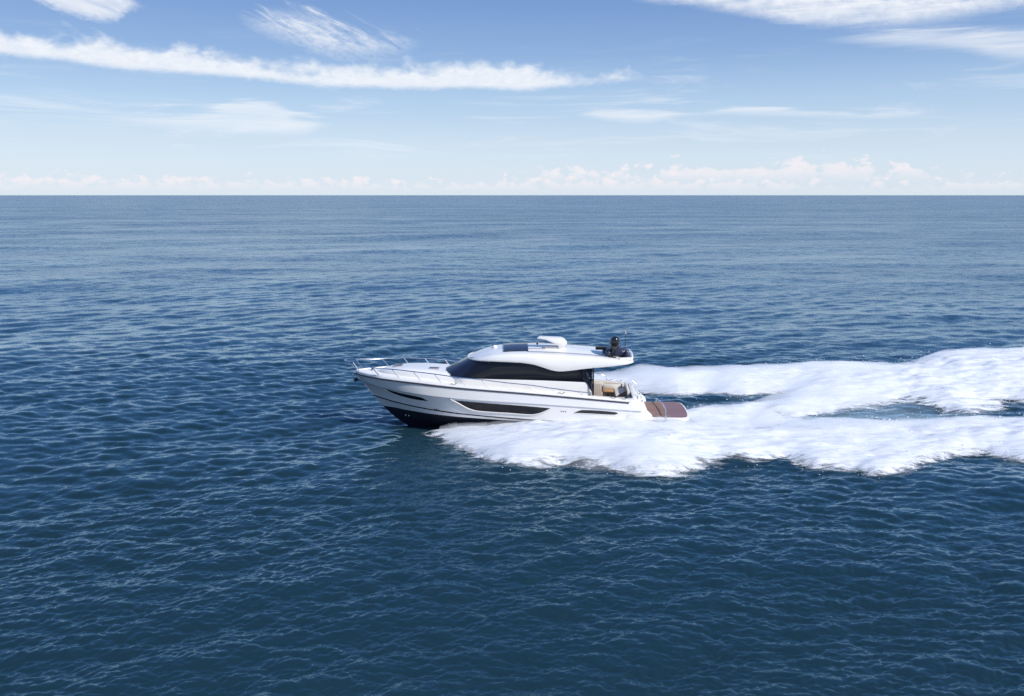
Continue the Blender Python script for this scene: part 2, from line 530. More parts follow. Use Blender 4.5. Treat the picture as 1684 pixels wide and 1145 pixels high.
def foam_fields(x, y):
    so = signed(OUTER, x, y)
    sa = signed(HOLE_A, x, y)
    sb = signed(HOLE_B, x, y)
    n1 = fbm(TURB, x, y, 0.36, 1.0)
    n2 = fbm(TURB2, x, y, 0.28, 1.0)
    s = np.minimum(so + 0.14 * n1 + 0.10 * n2, np.minimum(-sa + 0.18 * n1 + 0.10 * n2, -sb * 0.75 + 0.52 - 0.50 * sstep(x, 22, 27) + 0.40 * n1 + 0.14 * n2))
    bx, by = to_boat(x, y)
    ds = np.clip(bx + 5.6, 0, None)
    near = sstep(-by, 0.5, 2.5)
    far = np.where(bx > 8, sstep(by, 4.6, 7.5), sstep(by, 0.5, 2.5))
    far = far * sstep(bx, 7.5, 9.5) + sstep(by, 2.0, 5.0) * (1 - sstep(bx, 7.5, 9.5))
    # sheets thrown sideways by the chines, tallest near the stern, sinking astern
    hn = cat([(0, 0.08), (2, 0.22), (5, 0.42), (8, 0.66), (11, 0.82), (14, 0.72), (17, 0.5), (22, 0.4), (40, 0.35), (100, 0.2)])(ds)
    hf = cat([(0, 0.25), (2, 0.6), (6, 1.1), (12, 1.55), (18, 1.4), (26, 1.1), (40, 1.15), (60, 1.2), (100, 0.6)])(ds)
    hm = 0.08 + 0.45 * sstep(bx, 13, 19) * np.exp(-np.clip(bx - 13, 0, None) / 25)
    h = hn * near + hf * far + hm * (1 - near) * (1 - far)
    edge_h = np.clip(so, 0, None)
    rise = (1 - np.exp(-edge_h / (0.9 + 0.6 * far))) * (1 - np.exp(-np.clip(np.minimum(-sa, -sb), 0, None) / (0.8 + 3.2 * far)))
    n3 = fbm(TURB, x + 13, y + 5, 0.30, 0.9)
    s = s - 0.38 * (1 - sstep(ds, 0.5, 4.0)) * near
    z = h * rise * (1 + 0.09 * n3) + 0.025 * n2 * np.clip(rise * 2, 0.15, 1) + 0.03 * n1
    return s, z


bub = np.zeros(len(SEA_X) + 1, np.float32)
sel = np.nonzero((SEA_X > 7) & (SEA_X < 46) & (SEA_Y > 47) & (SEA_Y < 62))[0]
bs_, _bz = foam_fields(SEA_X[sel], SEA_Y[sel])
sb_ = signed(HOLE_B, SEA_X[sel], SEA_Y[sel])
sa_ = signed(HOLE_A, SEA_X[sel], SEA_Y[sel])
bub[sel] = 1.0 * sstep(sb_, -0.8, 0.2) * (1 - sstep(SEA_X[sel], 24, 30)) * (1 - 0.5 * sstep(SEA_Y[sel], 51.5, 54)) + 0.22 * sstep(sa_, -1.0, 0.0) * (1 - sstep(sa_, 0.3, 1.2))
ba = sea.data.attributes.new('bubbles', 'FLOAT', 'POINT')
ba.data.foreach_set('value', bub)

gx = np.arange(-6.2, 90, 0.13)
gy = np.arange(36.5, 90, 0.13)
GX, GY = np.meshgrid(gx, gy)
fs, fz = foam_fields(GX, GY)
wd, _ = waves(GX, GY, np.full(GX.shape, 0.13))
Z = wd[..., 2] + wake_shape(GX, GY) + np.clip(fz, 0, None) + 0.05
V = np.stack([GX + wd[..., 0], GY + wd[..., 1], Z], -1)
keep = fs > -0.9
# nothing stands inside the hull
bX, bY = to_boat(GX, GY)
hb = cat([(-7.4, 0), (-6.4, .6), (-4.5, 1.4), (-2.5, 1.85), (0, 2.05), (8, 2.1), (8.3, 1.9), (10.1, 1.8)])(bX)
inside = (np.abs(bY) < hb - 0.05) & (bX > -7) & (bX < 8.2)
under = (np.abs(bY) < 2.2) & (bX > 7.9) & (bX < 10.6)
V[..., 2] = np.where(under, np.minimum(V[..., 2], 0.55), V[..., 2])
keep &= ~inside
Q = grid_quads(len(gy), len(gx))
kq = keep.ravel()[Q].all(1)
Q = Q[kq]
used = np.unique(Q)
remap = np.zeros(GX.size, np.int32)
remap[used] = np.arange(len(used))
m_foam, T, out = new_mat("white_water")
geo = T.node('ShaderNodeNewGeometry')
pos = geo.outputs['Position']
at = T.node('ShaderNodeAttribute', attribute_name='cover')
lace = T.noise(T.mapv(pos, scale=(0.38, 1.5, 1.0)), 1.7, 8, 0.70, 0.5)
fleck = T.noise(T.mapv(pos, rot=(0, 0, math.radians(3)), scale=(0.50, 3.2, 2.4)), 2.2, 6, 0.64, 0.4)
swirl = T.noise(T.mapv(pos, loc=(5, 2, 0), scale=(0.16, 0.8, 0.8)), 1.1, 5, 0.6, 0.6)
drop = T.noise(T.mapv(pos, scale=(0.35, 1.3, 1.2)), 9.0, 3, 0.7)
cov = at.outputs['Fac']
alpha = T.ss(T.add(cov, T.add(T.mul(T.sub(lace, 0.5), 3.0), T.mul(T.sub(drop, 0.5), 1.2))), -0.25, 0.55)
thin = T.mul(T.ss(fleck, 0.34, 0.50), T.ss(swirl, 0.28, 0.46, 0.55, 1.0))      # gaps where the blue water shows in the froth
colr = T.mix(thin, (0.60, 0.67, 0.75), T.mix(T.ss(lace, 0.3, 0.65), (0.86, 0.875, 0.90), (0.93, 0.935, 0.94)))
dif = T.node('ShaderNodeBsdfDiffuse')
T.put(dif.inputs['Color'], colr)
bp = T.node('ShaderNodeBump')
bp.inputs['Strength'].default_value = 0.28
bp.inputs['Distance'].default_value = 0.12
T.put(bp.inputs['Height'], T.add(T.mul(lace, 0.6), T.mul(fleck, 0.5)))
T.put(dif.inputs['Normal'], bp.outputs[0])
tl = T.node('ShaderNodeBsdfTranslucent')
tl.inputs['Color'].default_value = (0.9, 0.91, 0.93, 1)
mx = T.node('ShaderNodeMixShader')
mx.inputs[0].default_value = 0.22
T.l.new(dif.outputs[0], mx.inputs[1])
T.l.new(tl.outputs[0], mx.inputs[2])
tr = T.node('ShaderNodeBsdfTransparent')
m2 = T.node('ShaderNodeMixShader')
T.put(m2.inputs[0], alpha)
T.l.new(tr.outputs[0], m2.inputs[1])
T.l.new(mx.outputs[0], m2.inputs[2])
T.l.new(m2.outputs[0], out.inputs['Surface'])
foam = mesh_np("wake_foam", V.reshape(-1, 3)[used], remap[Q], m_foam, attrs={'cover': fs.ravel()[used]})
foam["kind"] = "stuff"
foam["label"] = "broad white churned wake spreading behind the yacht"
foam["category"] = "wake"


# fine spray hanging over the froth: a closed body of thin scattering mist
SP = 0.34
mxs, mys = np.arange(-5.5, 62, SP), np.arange(38.5, 82, SP)
MX, MY = np.meshgrid(mxs, mys)
ms, mz = foam_fields(MX, MY)
mbx, mby = to_boat(MX, MY)
mds = np.clip(mbx + 5.6, 0, None)
fade = sstep(mds, 0.8, 3.0) * (1 - sstep(MX, 45, 60))
n5 = fbm(TURB, MX + 4, MY + 9, 0.4, 0.8)
lat = sstep(mby, 4.6, 8.0)
thick = (0.34 * np.exp(-np.clip(mbx - 8, 0, None) / 6) * (1 - lat) * (1 - sstep(mbx, 8.5, 10) * sstep(mby, -2.6, -1.5)) + 0.55 * lat * np.exp(-np.clip(mbx - 9, 0, None) / 9) + 0.06 + 0.10 * n5) * fade
thick += 0.28 * np.exp(-((mbx - 20) / 6.0) ** 2 - ((mby - 5.5) / 2.5) ** 2)
thick = np.clip(thick, 0, None) * sstep(ms, -0.6, 0.8)
base = np.clip(mz, 0, None)
mhb = np.interp(mbx, [-7.4, -6.4, -4.5, -2.5, 0, 8, 8.3, 10.4], [0, .8, 1.6, 2.1, 2.4, 2.4, 2.15, 2.05])
clear = (np.abs(mby) > mhb + 0.12) | (mbx > 10.6) | (mbx < -7)
ok = (thick > 0.04) & clear
topz = base + thick + 0.12
botz = base * 0.8 - 0.05
cellok = ok[:-1, :-1] & ok[1:, :-1] & ok[:-1, 1:] & ok[1:, 1:]
ri, ci = np.nonzero(cellok)
ncm = len(mxs)
a0 = ri * ncm + ci
topq = np.stack([a0, a0 + 1, a0 + ncm + 1, a0 + ncm], 1)
K = MX.size
botq = (topq + K)[:, ::-1]
walls = []
pad = np.pad(cellok, 1)
for dr_, dc_, e0, e1 in ((-1, 0, 0, 1), (0, 1, 1, 2), (1, 0, 2, 3), (0, -1, 3, 0)):
    bnd = ~pad[ri + 1 + dr_, ci + 1 + dc_]
    q_ = topq[bnd]
    walls.append(np.stack([q_[:, e1], q_[:, e0], q_[:, e0] + K, q_[:, e1] + K], 1))
MQ = np.concatenate([topq, botq] + walls)
MV = np.concatenate([np.stack([MX, MY, topz], -1).reshape(-1, 3), np.stack([MX, MY, botz], -1).reshape(-1, 3)])
used = np.unique(MQ)
remap = np.zeros(2 * K, np.int32)
remap[used] = np.arange(len(used))
m_mist, T, out = new_mat("spray_mist")
vs_ = T.node('ShaderNodeVolumeScatter')
vs_.inputs['Color'].default_value = (0.97, 0.975, 0.985, 1)
vs_.inputs['Density'].default_value = 0.75
vs_.inputs['Anisotropy'].default_value = 0.2
T.l.new(vs_.outputs[0], out.inputs['Volume'])
mist = mesh_np("spray", MV[used], remap[MQ], m_mist)
mist["kind"] = "stuff"
mist["label"] = "soft white spray hanging over the churned wake"
mist["category"] = "spray"

# loose drops torn off the edges of the froth
drng = np.random.default_rng(5)
ND = 8000
px_ = drng.uniform(-5.0, 55, ND * 6)
py_ = drng.uniform(39, 80, ND * 6)
dsd, dsz = foam_fields(px_, py_)
dbx, dby = to_boat(px_, py_)
pr = np.exp(-np.abs(dsd - 0.1) / 0.35) + 0.25 * (dsd > 0)
pick = (drng.random(ND * 6) < pr) & (dsd > -1.3) & ((np.abs(dby) > 3.6) | (dbx > 11.2))
px_, py_, dsz = px_[pick][:ND], py_[pick][:ND], dsz[pick][:ND]
hgt = np.clip(dsz, 0, None) + 0.08 + drng.exponential(0.16, len(px_))
rr = 0.008 + drng.exponential(0.007, len(px_))
octa = np.array([(1, 0, 0), (-1, 0, 0), (0, 1, 0), (0, -1, 0), (0, 0, 1), (0, 0, -1)], float)
faces = np.array([(0, 2, 4), (2, 1, 4), (1, 3, 4), (3, 0, 4), (2, 0, 5), (1, 2, 5), (3, 1, 5), (0, 3, 5)])
sc3 = np.stack([rr * drng.uniform(1.0, 2.4, len(rr)), rr, rr], -1)
DV = (np.stack([px_, py_, hgt], -1)[:, None, :] + octa[None] * sc3[:, None, :]).reshape(-1, 3)
DF = (faces[None] + 6 * np.arange(len(px_))[:, None, None]).reshape(-1, 3)
me = bpy.data.meshes.new("spray_drops")
me.vertices.add(len(DV))
me.vertices.foreach_set('co', DV.astype(np.float32).ravel())
me.loops.add(DF.size)
me.loops.foreach_set('vertex_index', DF.astype(np.int32).ravel())
me.polygons.add(len(DF))
me.polygons.foreach_set('loop_start', np.arange(0, DF.size, 3, dtype=np.int32))
me.update(calc_edges=True)
m_drop, T, out = new_mat("spray_drop")
dd = T.node('ShaderNodeBsdfDiffuse')
dd.inputs['Color'].default_value = (0.88, 0.90, 0.92, 1)
T.l.new(dd.outputs[0], out.inputs['Surface'])
me.materials.append(m_drop)
drops = bpy.data.objects.new("spray_drops", me)
COL.objects.link(drops)
drops["kind"] = "stuff"
drops["label"] = "loose white drops flung off the edges of the wake"
drops["category"] = "spray drops"

# ------------------------------------------------------------------ materials of the boat
def pbr(name, col, rough=0.4, metal=0.0, coat=0.0, vary=0.0, scale=3.0, bump=0.0, spec=0.5):
    m, t, o = new_mat(name)
    b = t.node('ShaderNodeBsdfPrincipled')
    b.inputs['Roughness'].default_value = rough
    b.inputs['Metallic'].default_value = metal
    b.inputs['Coat Weight'].default_value = coat
    b.inputs['Coat Roughness'].default_value = 0.08
    b.inputs['Specular IOR Level'].default_value = spec
    tcx = t.node('ShaderNodeTexCoord')
    n = t.noise(tcx.outputs['Object'], scale, 5, 0.6)
    if vary:
        lo = tuple(c * (1 - vary) for c in col)
        hi = tuple(min(1, c * (1 + vary * 0.5)) for c in col)
        t.put(b.inputs['Base Color'], t.mix(n, lo, hi))
        t.put(b.inputs['Roughness'], t.lin(n, 0.2, 0.8, rough * 0.8, min(1, rough * 1.25)))
    else:
        b.inputs['Base Color'].default_value = (*col, 1)
    if bump:
        bp = t.node('ShaderNodeBump')
        bp.inputs['Strength'].default_value = bump
        bp.inputs['Distance'].default_value = 0.01
        t.put(bp.inputs['Height'], n)
        t.put(b.inputs['Normal'], bp.outputs[0])
    t.l.new(b.outputs[0], o.inputs['Surface'])
    return m


GEL = pbr('white_gelcoat', (0.79, 0.77, 0.735), 0.22, coat=0.4, vary=0.04, scale=0.8)
GELHULL = pbr('white_hull_paint', (0.78, 0.77, 0.755), 0.14, coat=0.6, vary=0.03, scale=0.5)
DECKM = pbr('white_nonskid', (0.74, 0.73, 0.70), 0.6, vary=0.06, scale=9.0, bump=0.2)
CREAM = pbr('cream_moulding', (0.62, 0.57, 0.52), 0.5, vary=0.08, scale=4.0)
VINYL = pbr('cream_vinyl', (0.68, 0.65, 0.60), 0.55, vary=0.06, scale=6.0, bump=0.1)
ANTIFOUL = pbr('black_antifoul', (0.012, 0.014, 0.030), 0.45, vary=0.3, scale=3.0)
STRIPE = pbr('black_stripe', (0.008, 0.008, 0.014), 0.25)
GLASS = pbr('black_glass', (0.006, 0.006, 0.009), 0.06, spec=0.42)
NAVYGLASS = pbr('navy_glass', (0.010, 0.013, 0.032), 0.08)
RUBBER = pbr('dark_rubber', (0.02, 0.02, 0.024), 0.5)
RUBRAIL = pbr('grey_rub_rail', (0.045, 0.045, 0.06), 0.4, metal=0.2)
STEEL = pbr('polished_steel', (0.62, 0.62, 0.65), 0.20, metal=1.0)
DARKSTEEL = pbr('dull_steel', (0.30, 0.30, 0.32), 0.30, metal=1.0)
BLACKPL = pbr('black_plastic', (0.010, 0.010, 0.012), 0.12, coat=0.5)
NAVYTUBE = pbr('navy_hypalon', (0.030, 0.036, 0.085), 0.42, vary=0.15, scale=7.0)
TRIMGREY = pbr('grey_trim', (0.32, 0.32, 0.34), 0.4)
DARKVENT = pbr('dark_vent', (0.02, 0.02, 0.024), 0.5)


def teak(name, c1, c2, caulk, gap=0.11):
    m, t, o = new_mat(name)
    b = t.node('ShaderNodeBsdfPrincipled')
    tcx = t.node('ShaderNodeTexCoord')
    s = t.node('ShaderNodeSeparateXYZ')
    t.l.new(tcx.outputs['Object'], s.inputs[0])
    grain = t.noise(t.mapv(tcx.outputs['Object'], scale=(0.7, 14, 4)), 1.5, 5, 0.6)
    plank = t.m('DIVIDE', s.outputs[1], gap)
    fr = t.m('FRACT', plank)
    idx = t.m('FLOOR', plank)
    wn = t.node('ShaderNodeTexWhiteNoise', noise_dimensions='1D')
    t.put(wn.inputs['W'], idx)
    tone = t.mul(t.add(grain, wn.outputs['Value']), 0.5)
    seam = t.ss(t.m('ABSOLUTE', t.sub(fr, 0.5)), 0.42, 0.48)
    colr = t.mix(seam, t.mix(tone, c1, c2), caulk)
    t.put(b.inputs['Base Color'], colr)
    b.inputs['Roughness'].default_value = 0.5
    t.l.new(b.outputs[0], o.inputs['Surface'])
    return m


TEAK = teak('brown_teak', (0.20, 0.105, 0.065), (0.32, 0.185, 0.12), (0.07, 0.03, 0.025))  # browner planks for the forward platform and the cockpit sole
PURPLE = teak('purple_teak', (0.19, 0.10, 0.10), (0.28, 0.160, 0.160), (0.11, 0.055, 0.068), 0.2)  # aft platform planks, more purple than the forward ones
TABLEW = teak('varnished_table', (0.42, 0.23, 0.09), (0.55, 0.33, 0.14), (0.35, 0.18, 0.07), 0.2)


def smoked(name):
    m, t, o = new_mat(name)
    b = t.node('ShaderNodeBsdfPrincipled')
    b.inputs['Base Color'].default_value = (0.02, 0.022, 0.03, 1)
    b.inputs['Roughness'].default_value = 0.05
    tr = t.node('ShaderNodeBsdfTransparent')
    tr.inputs['Color'].default_value = (0.55, 0.58, 0.66, 1)
    mx_ = t.node('ShaderNodeMixShader')
    mx_.inputs[0].default_value = 0.45
    t.l.new(tr.outputs[0], mx_.inputs[1])
    t.l.new(b.outputs[0], mx_.inputs[2])
    t.l.new(mx_.outputs[0], o.inputs['Surface'])
    return m


SMOKED = smoked('smoked_glass')


# ------------------------------------------------------------------ mesh helpers
def link(name, me, mat, parent, smooth=True, angle=35):
    if smooth:
        for p in me.polygons:
            p.use_smooth = True
        if angle:
            me.set_sharp_from_angle(angle=math.radians(angle))
    me.materials.append(mat)
    o = bpy.data.objects.new(name, me)
    COL.objects.link(o)
    o.parent = parent
    return o


class MB:
    def __init__(self):
        self.v, self.f = [], []

    def add(self, v, f):
        k = len(self.v)
        self.v += [tuple(map(float, p)) for p in v]
        self.f += [tuple(i + k for i in q) for q in f]
        return self

    def grid(self, rows, close=False, flip=False):
        """rows of points (R x C x 3); close joins the last column to the first"""
        R_, C_ = len(rows), len(rows[0])
        v = [p for r in rows for p in r]
        f = []
        for i in range(R_ - 1):
            for j in range(C_ if close else C_ - 1):
                a, b = i * C_ + j, i * C_ + (j + 1) % C_
                q = (a, b, b + C_, a + C_)
                f.append(q[::-1] if flip else q)
        return self.add(v, f)

    def tube(self, pts, r, n=8, caps=True, r_end=None):
        pts = [Vector(p) for p in pts]
        rows = []
        up = None
        for i, p in enumerate(pts):
            t = (pts[min(i + 1, len(pts) - 1)] - pts[max(i - 1, 0)]).normalized()
            if up is None:
                up = Vector((0, 0, 1)) if abs(t.z) < 0.9 else Vector((1, 0, 0))
            s = t.cross(up).normalized()
            up = s.cross(t).normalized()
            rr = r if r_end is None else r + (r_end - r) * i / (len(pts) - 1)
            rows.append([p + s * math.cos(a) * rr + up * math.sin(a) * rr for a in [2 * math.pi * k / n for k in range(n)]])
        k = len(self.v)
        self.grid(rows, close=True)
        if caps:
            self.f.append(tuple(k + j for j in range(n)))
            self.f.append(tuple(k + (len(pts) - 1) * n + j for j in reversed(range(n))))
        return self

    def box(self, c, s, bev=0.0, rot=None):
        bm = bmesh.new()
        bmesh.ops.create_cube(bm, size=1)
        for v in bm.verts:
            v.co = Vector((v.co.x * s[0], v.co.y * s[1], v.co.z * s[2]))
        if bev:
            bmesh.ops.bevel(bm, geom=bm.edges[:], offset=bev, segments=2, affect='EDGES', profile=0.5)
        bm.verts.index_update()
        vs = []
        for v in bm.verts:
            p = v.co.copy()
            if rot:
                p.rotate(rot)
            vs.append(p + Vector(c))
        fs_ = [tuple(v.index for v in f.verts) for f in bm.faces]
        bm.free()
        return self.add(vs, fs_)

    def prism(self, outline, y0, y1, bev=0.0):
        """outline in x, z pushed from y0 to y1"""
        bm = bmesh.new()
        f = bm.faces.new([bm.verts.new((x, y0, z)) for x, z in outline])
        r = bmesh.ops.extrude_face_region(bm, geom=[f])
        for v in [g for g in r['geom'] if isinstance(g, bmesh.types.BMVert)]:
            v.co.y = y1
        bmesh.ops.recalc_face_normals(bm, faces=bm.faces[:])
        if bev:
            bmesh.ops.bevel(bm, geom=bm.edges[:], offset=bev, segments=2, affect='EDGES', profile=0.5)
        bm.verts.index_update()
        vs = [v.co.copy() for v in bm.verts]
        fs_ = [tuple(v.index for v in q.verts) for q in bm.faces]
        bm.free()
        return self.add(vs, fs_)

    def slab(self, outline, z0, z1, bev=0.0):
        """outline in x, y from z0 up to z1"""
        bm = bmesh.new()
        f = bm.faces.new([bm.verts.new((x, y, z0)) for x, y in outline])
        r = bmesh.ops.extrude_face_region(bm, geom=[f])
        for v in [g for g in r['geom'] if isinstance(g, bmesh.types.BMVert)]:
            v.co.z = z1
        bmesh.ops.recalc_face_normals(bm, faces=bm.faces[:])
        if bev:
            bmesh.ops.bevel(bm, geom=bm.edges[:], offset=bev, segments=2, affect='EDGES', profile=0.5)
        bm.verts.index_update()
        vs = [v.co.copy() for v in bm.verts]
        fs_ = [tuple(v.index for v in q.verts) for q in bm.faces]
        bm.free()
        return self.add(vs, fs_)

    def lathe(self, prof, n=20, c=(0, 0, 0), sq=1.0):
        rows = [[(c[0] + r * math.cos(a), c[1] + r * sq * math.sin(a), c[2] + z) for a in [2 * math.pi * k / n for k in range(n)]] for r, z in prof]
        return self.grid(rows, close=True)

    def build(self, name, mat, parent=None, angle=35, recalc=True, smooth=True):
        me = bpy.data.meshes.new(name)
        me.from_pydata(self.v, [], self.f)
        if recalc:
            bm = bmesh.new()
            bm.from_mesh(me)
            bmesh.ops.remove_doubles(bm, verts=bm.verts[:], dist=1e-5)
            bmesh.ops.recalc_face_normals(bm, faces=bm.faces[:])
            bm.to_mesh(me)
            bm.free()
        return link(name, me, mat, parent, smooth, angle)


def dense(pts, n):
    """resample a polyline with smooth curves through its points"""
    p = np.array(pts, float)
    t = np.concatenate([[0], np.cumsum(np.linalg.norm(np.diff(p, axis=0), axis=1))])
    u = np.linspace(0, t[-1], n)
    return [tuple(c) for c in np.stack([cat(list(zip(t, p[:, k])))(u) for k in range(p.shape[1])], 1)]


# ------------------------------------------------------------------ the yacht: bow towards -x, port side (y < 0) to the viewer
yacht = bpy.data.objects.new("motor_yacht", None)
COL.objects.link(yacht)
yacht.location = (BOAT_O[0], BOAT_O[1], 0)
yacht.rotation_euler = (0, 0, -BOAT_YAW)
yacht["label"] = "long white motor yacht with black wraparound windows planing to the left"
yacht["category"] = "yacht"

keel_z = cat([(-9.34, 2.96), (-8.81, 2.19), (-8.33, 1.60), (-7.75, 0.98), (-7.14, 0.38), (-6.69, 0.05), (-6.29, -0.2), (-5.56, -0.42), (-4, -.6), (0, -.8), (8.1, -.75)])
ch_y = cat([(-7.75, 0.0), (-7.3, .26), (-7, .42), (-6.4, .76), (-5.5, 1.16), (-4.5, 1.52), (-2.5, 1.95), (0, 2.13), (4, 2.2), (8.1, 2.15)])
ch_z = cat([(-7.75, .98), (-7, .98), (-6.4, .96), (-4.5, .88), (-2.5, .82), (0, .73), (1, .69), (4, .55), (8.1, .42)])
st_y = cat([(-8.3, 0.03), (-7.5, .50), (-6.45, 1.02), (-4.45, 1.66), (-2.5, 2.02), (0, 2.20), (1, 2.24), (4, 2.3), (8.1, 2.25)])
st_z = cat([(-8.3, 1.57), (-7.5, 1.46), (-6.45, 1.33), (-4.45, 1.12), (-2.5, .98), (1.07, .78), (4, .66), (8.1, .52)])
kn_y = cat([(-9.03, .03), (-8.5, .60), (-8, .92), (-7.5, 1.20), (-6.5, 1.66), (-5.5, 1.96), (-4.7, 2.14), (-3, 2.33), (-1, 2.42), (1, 2.44), (4, 2.43), (7.9, 2.36)])
kn_z = cat([(-9.03, 2.50), (-8, 2.42), (-7, 2.33), (-4.7, 2.13), (-2.5, 1.98), (1.1, 1.81), (4, 1.65), (7.9, 1.40)])
sh_y = cat([(-9.34, .03), (-9.1, .40), (-8.6, .87), (-8, 1.28), (-7.5, 1.57), (-6.5, 1.91), (-5.5, 2.13), (-4, 2.34), (-2, 2.46), (1, 2.49), (4, 2.47), (7, 2.40), (8, 2.36)])
sh_z = cat([(-9.34, 2.96), (-7.6, 2.92), (-5.6, 2.83), (-4, 2.71), (-3.4, 2.66), (1.1, 2.36), (6.6, 1.92), (8, 1.80)])
END = dict(ch=8.1, st=8.02, kn=7.45, sh=6.75)


def hull_y(x, z):
    """half breadth of the topsides at x and height z"""
    x = np.asarray(x, float)
    zs, ys = [ch_z(x), st_z(x), kn_z(x), sh_z(x)], [ch_y(x), st_y(x), kn_y(x), sh_y(x)]
    y = ys[0] + 0 * x
    for k in range(3):
        u = np.clip((z - zs[k]) / np.maximum(zs[k + 1] - zs[k], 1e-3), 0, 1)
        yy = ys[k] + (ys[k + 1] - ys[k]) * u
        if k == 1:
            yy = yy - 0.05 * 4 * u * (1 - u) * sstep(-x, 3, 7)
        y = np.where(z >= zs[k], yy, y)
    return y


NS = 72
U = np.linspace(0, 1, NS) ** 1.25


def row(x0, x1, fy, fz, dy=0.0, dz=0.0):
    x = x0 + (x1 - x0) * U
    return np.stack([x, fy(x) + dy * np.minimum(1, U * 12), fz(x) + dz], 1)


r_ch = row(-7.75, END['ch'], ch_y, ch_z)
r_s0 = row(-8.3, END['st'], st_y, st_z)
r_s1 = row(-8.36, END['st'], st_y, st_z, 0.01, 0.075)
r_s1[:, 1] = np.maximum(r_s1[:, 1], 0.02)
r_k0 = row(-9.03, END['kn'], kn_y, kn_z)
r_k1 = row(-9.06, END['kn'], kn_y, kn_z, 0.07, 0.02)
r_sh = row(-9.34, END['sh'], sh_y, sh_z)
x = -7.75 + (8.1 + 7.75) * U
r_kl = np.stack([x, 0 * x, keel_z(x)], 1)


def between(a, b, n, dip=0.0):
    o_ = []
    for k in range(n + 1):
        u = k / n
        m_ = a + (b - a) * u
        m_[:, 1] -= dip * 4 * u * (1 - u) * sstep(-m_[:, 0], 3, 7)
        o_.append(m_)
    return o_


def both(mb, rows):
    rows = [np.array(r) for r in rows]
    mb.grid([r * np.array([1, -1, 1]) for r in rows], flip=True)
    mb.grid(rows)
    return mb


hb_ = MB()
both(hb_, between(r_ch, r_s0, 3))
both(hb_, between(r_s1, r_k0, 8, 0.05))
both(hb_, [r_k0, r_k1])
both(hb_, between(r_k1, r_sh, 3))
ends = [r_kl[-1], r_ch[-1], r_s0[-1], r_s1[-1], r_k0[-1], r_k1[-1], r_sh[-1]]      # the raked stern face
hb_.grid([[p * np.array([1, -1, 1]) for p in ends], ends])
hb_.build('hull', GELHULL, yacht, angle=20)
both(MB(), [r_s0, r_s1]).build('boot_stripe', STRIPE, yacht)
both(MB(), between(r_kl, r_ch, 5)).build('hull_bottom', ANTIFOUL, yacht, angle=20)

# rub rail, gunwale
x = np.linspace(-9.3, 6.72, 90)
for s in (-1, 1):
    MB().tube([(a, s * (sh_y(a) + 0.015), sh_z(a) + 0.005) for a in x], 0.042, 8).build('rub_rail', RUBRAIL, yacht)
gw = []
for dy, dz in ((0, 0.03), (0.012, 0.07), (-0.03, 0.17), (-0.07, 0.19), (-0.17, 0.185), (-0.21, 0.09)):
    gw.append(np.stack([x, np.maximum(sh_y(x) + dy * np.minimum(1, (x + 9.34) * 2), 0.0), sh_z(x) + dz], 1))
both(MB(), gw).build('gunwale', GEL, yacht)

# decks
xd = np.linspace(-9.2, 4.66, 60)
dk = []
for u in (0.0, 0.15, 0.4, 0.7, 1.0):
    yy = np.maximum(sh_y(xd) - 0.19, 0) * (1 - u)
    dk.append(np.stack([xd, yy, sh_z(xd) + 0.10 + 0.10 * (1 - (1 - u) ** 2)], 1))
both(MB(), dk).build('deck', DECKM, yacht)

# raised coachroof on the foredeck
tr_y = cat([(-8.1, 0.03), (-7.9, .28), (-7.4, .72), (-6.6, 1.08), (-5.5, 1.38), (-4, 1.62), (-3.2, 1.72)])
tr_z = cat([(-8.1, 3.12), (-7.6, 3.27), (-7, 3.39), (-6, 3.46), (-5, 3.44), (-4.2, 3.37), (-3.2, 3.26)])
xt = np.linspace(-8.1, -3.2, 44)
rows = [np.stack([xt, tr_y(xt) + 0.10, sh_z(xt) + 0.12], 1)]
for u, fy_, fz_ in ((0, 1.0, 0.0), (1, 0.99, 0.45), (2, 0.94, 0.72), (3, 0.84, 0.86), (4, 0.62, 0.94), (5, 0.3, 0.985), (6, 0, 1.0)):
    b0 = sh_z(xt) + 0.17
    rows.append(np.stack([xt, tr_y(xt) * fy_, b0 + (tr_z(xt) - b0) * fz_], 1))
both(MB(), rows).build('coachroof', GEL, yacht, angle=50)
for cx, sx_, sy_ in ((-6.75, 0.55, 0.62), (-4.55, 0.62, 0.5)):
    yc = -0.55 if cx > -5 else 0.0
    zc = float(tr_z(cx)) - (0.03 if yc else 0.0)
    hf_ = MB().box((cx, yc, zc + 0.02), (sx_, sy_, 0.07), 0.02, Vector((0, 1, 0)).rotation_difference(Vector((0, 1, 0)))).build('deck_hatch', TRIMGREY, yacht)
    MB().box((cx, yc, zc + 0.058), (sx_ - 0.12, sy_ - 0.12, 0.016), 0.005).build('hatch_pane', GLASS, hf_)

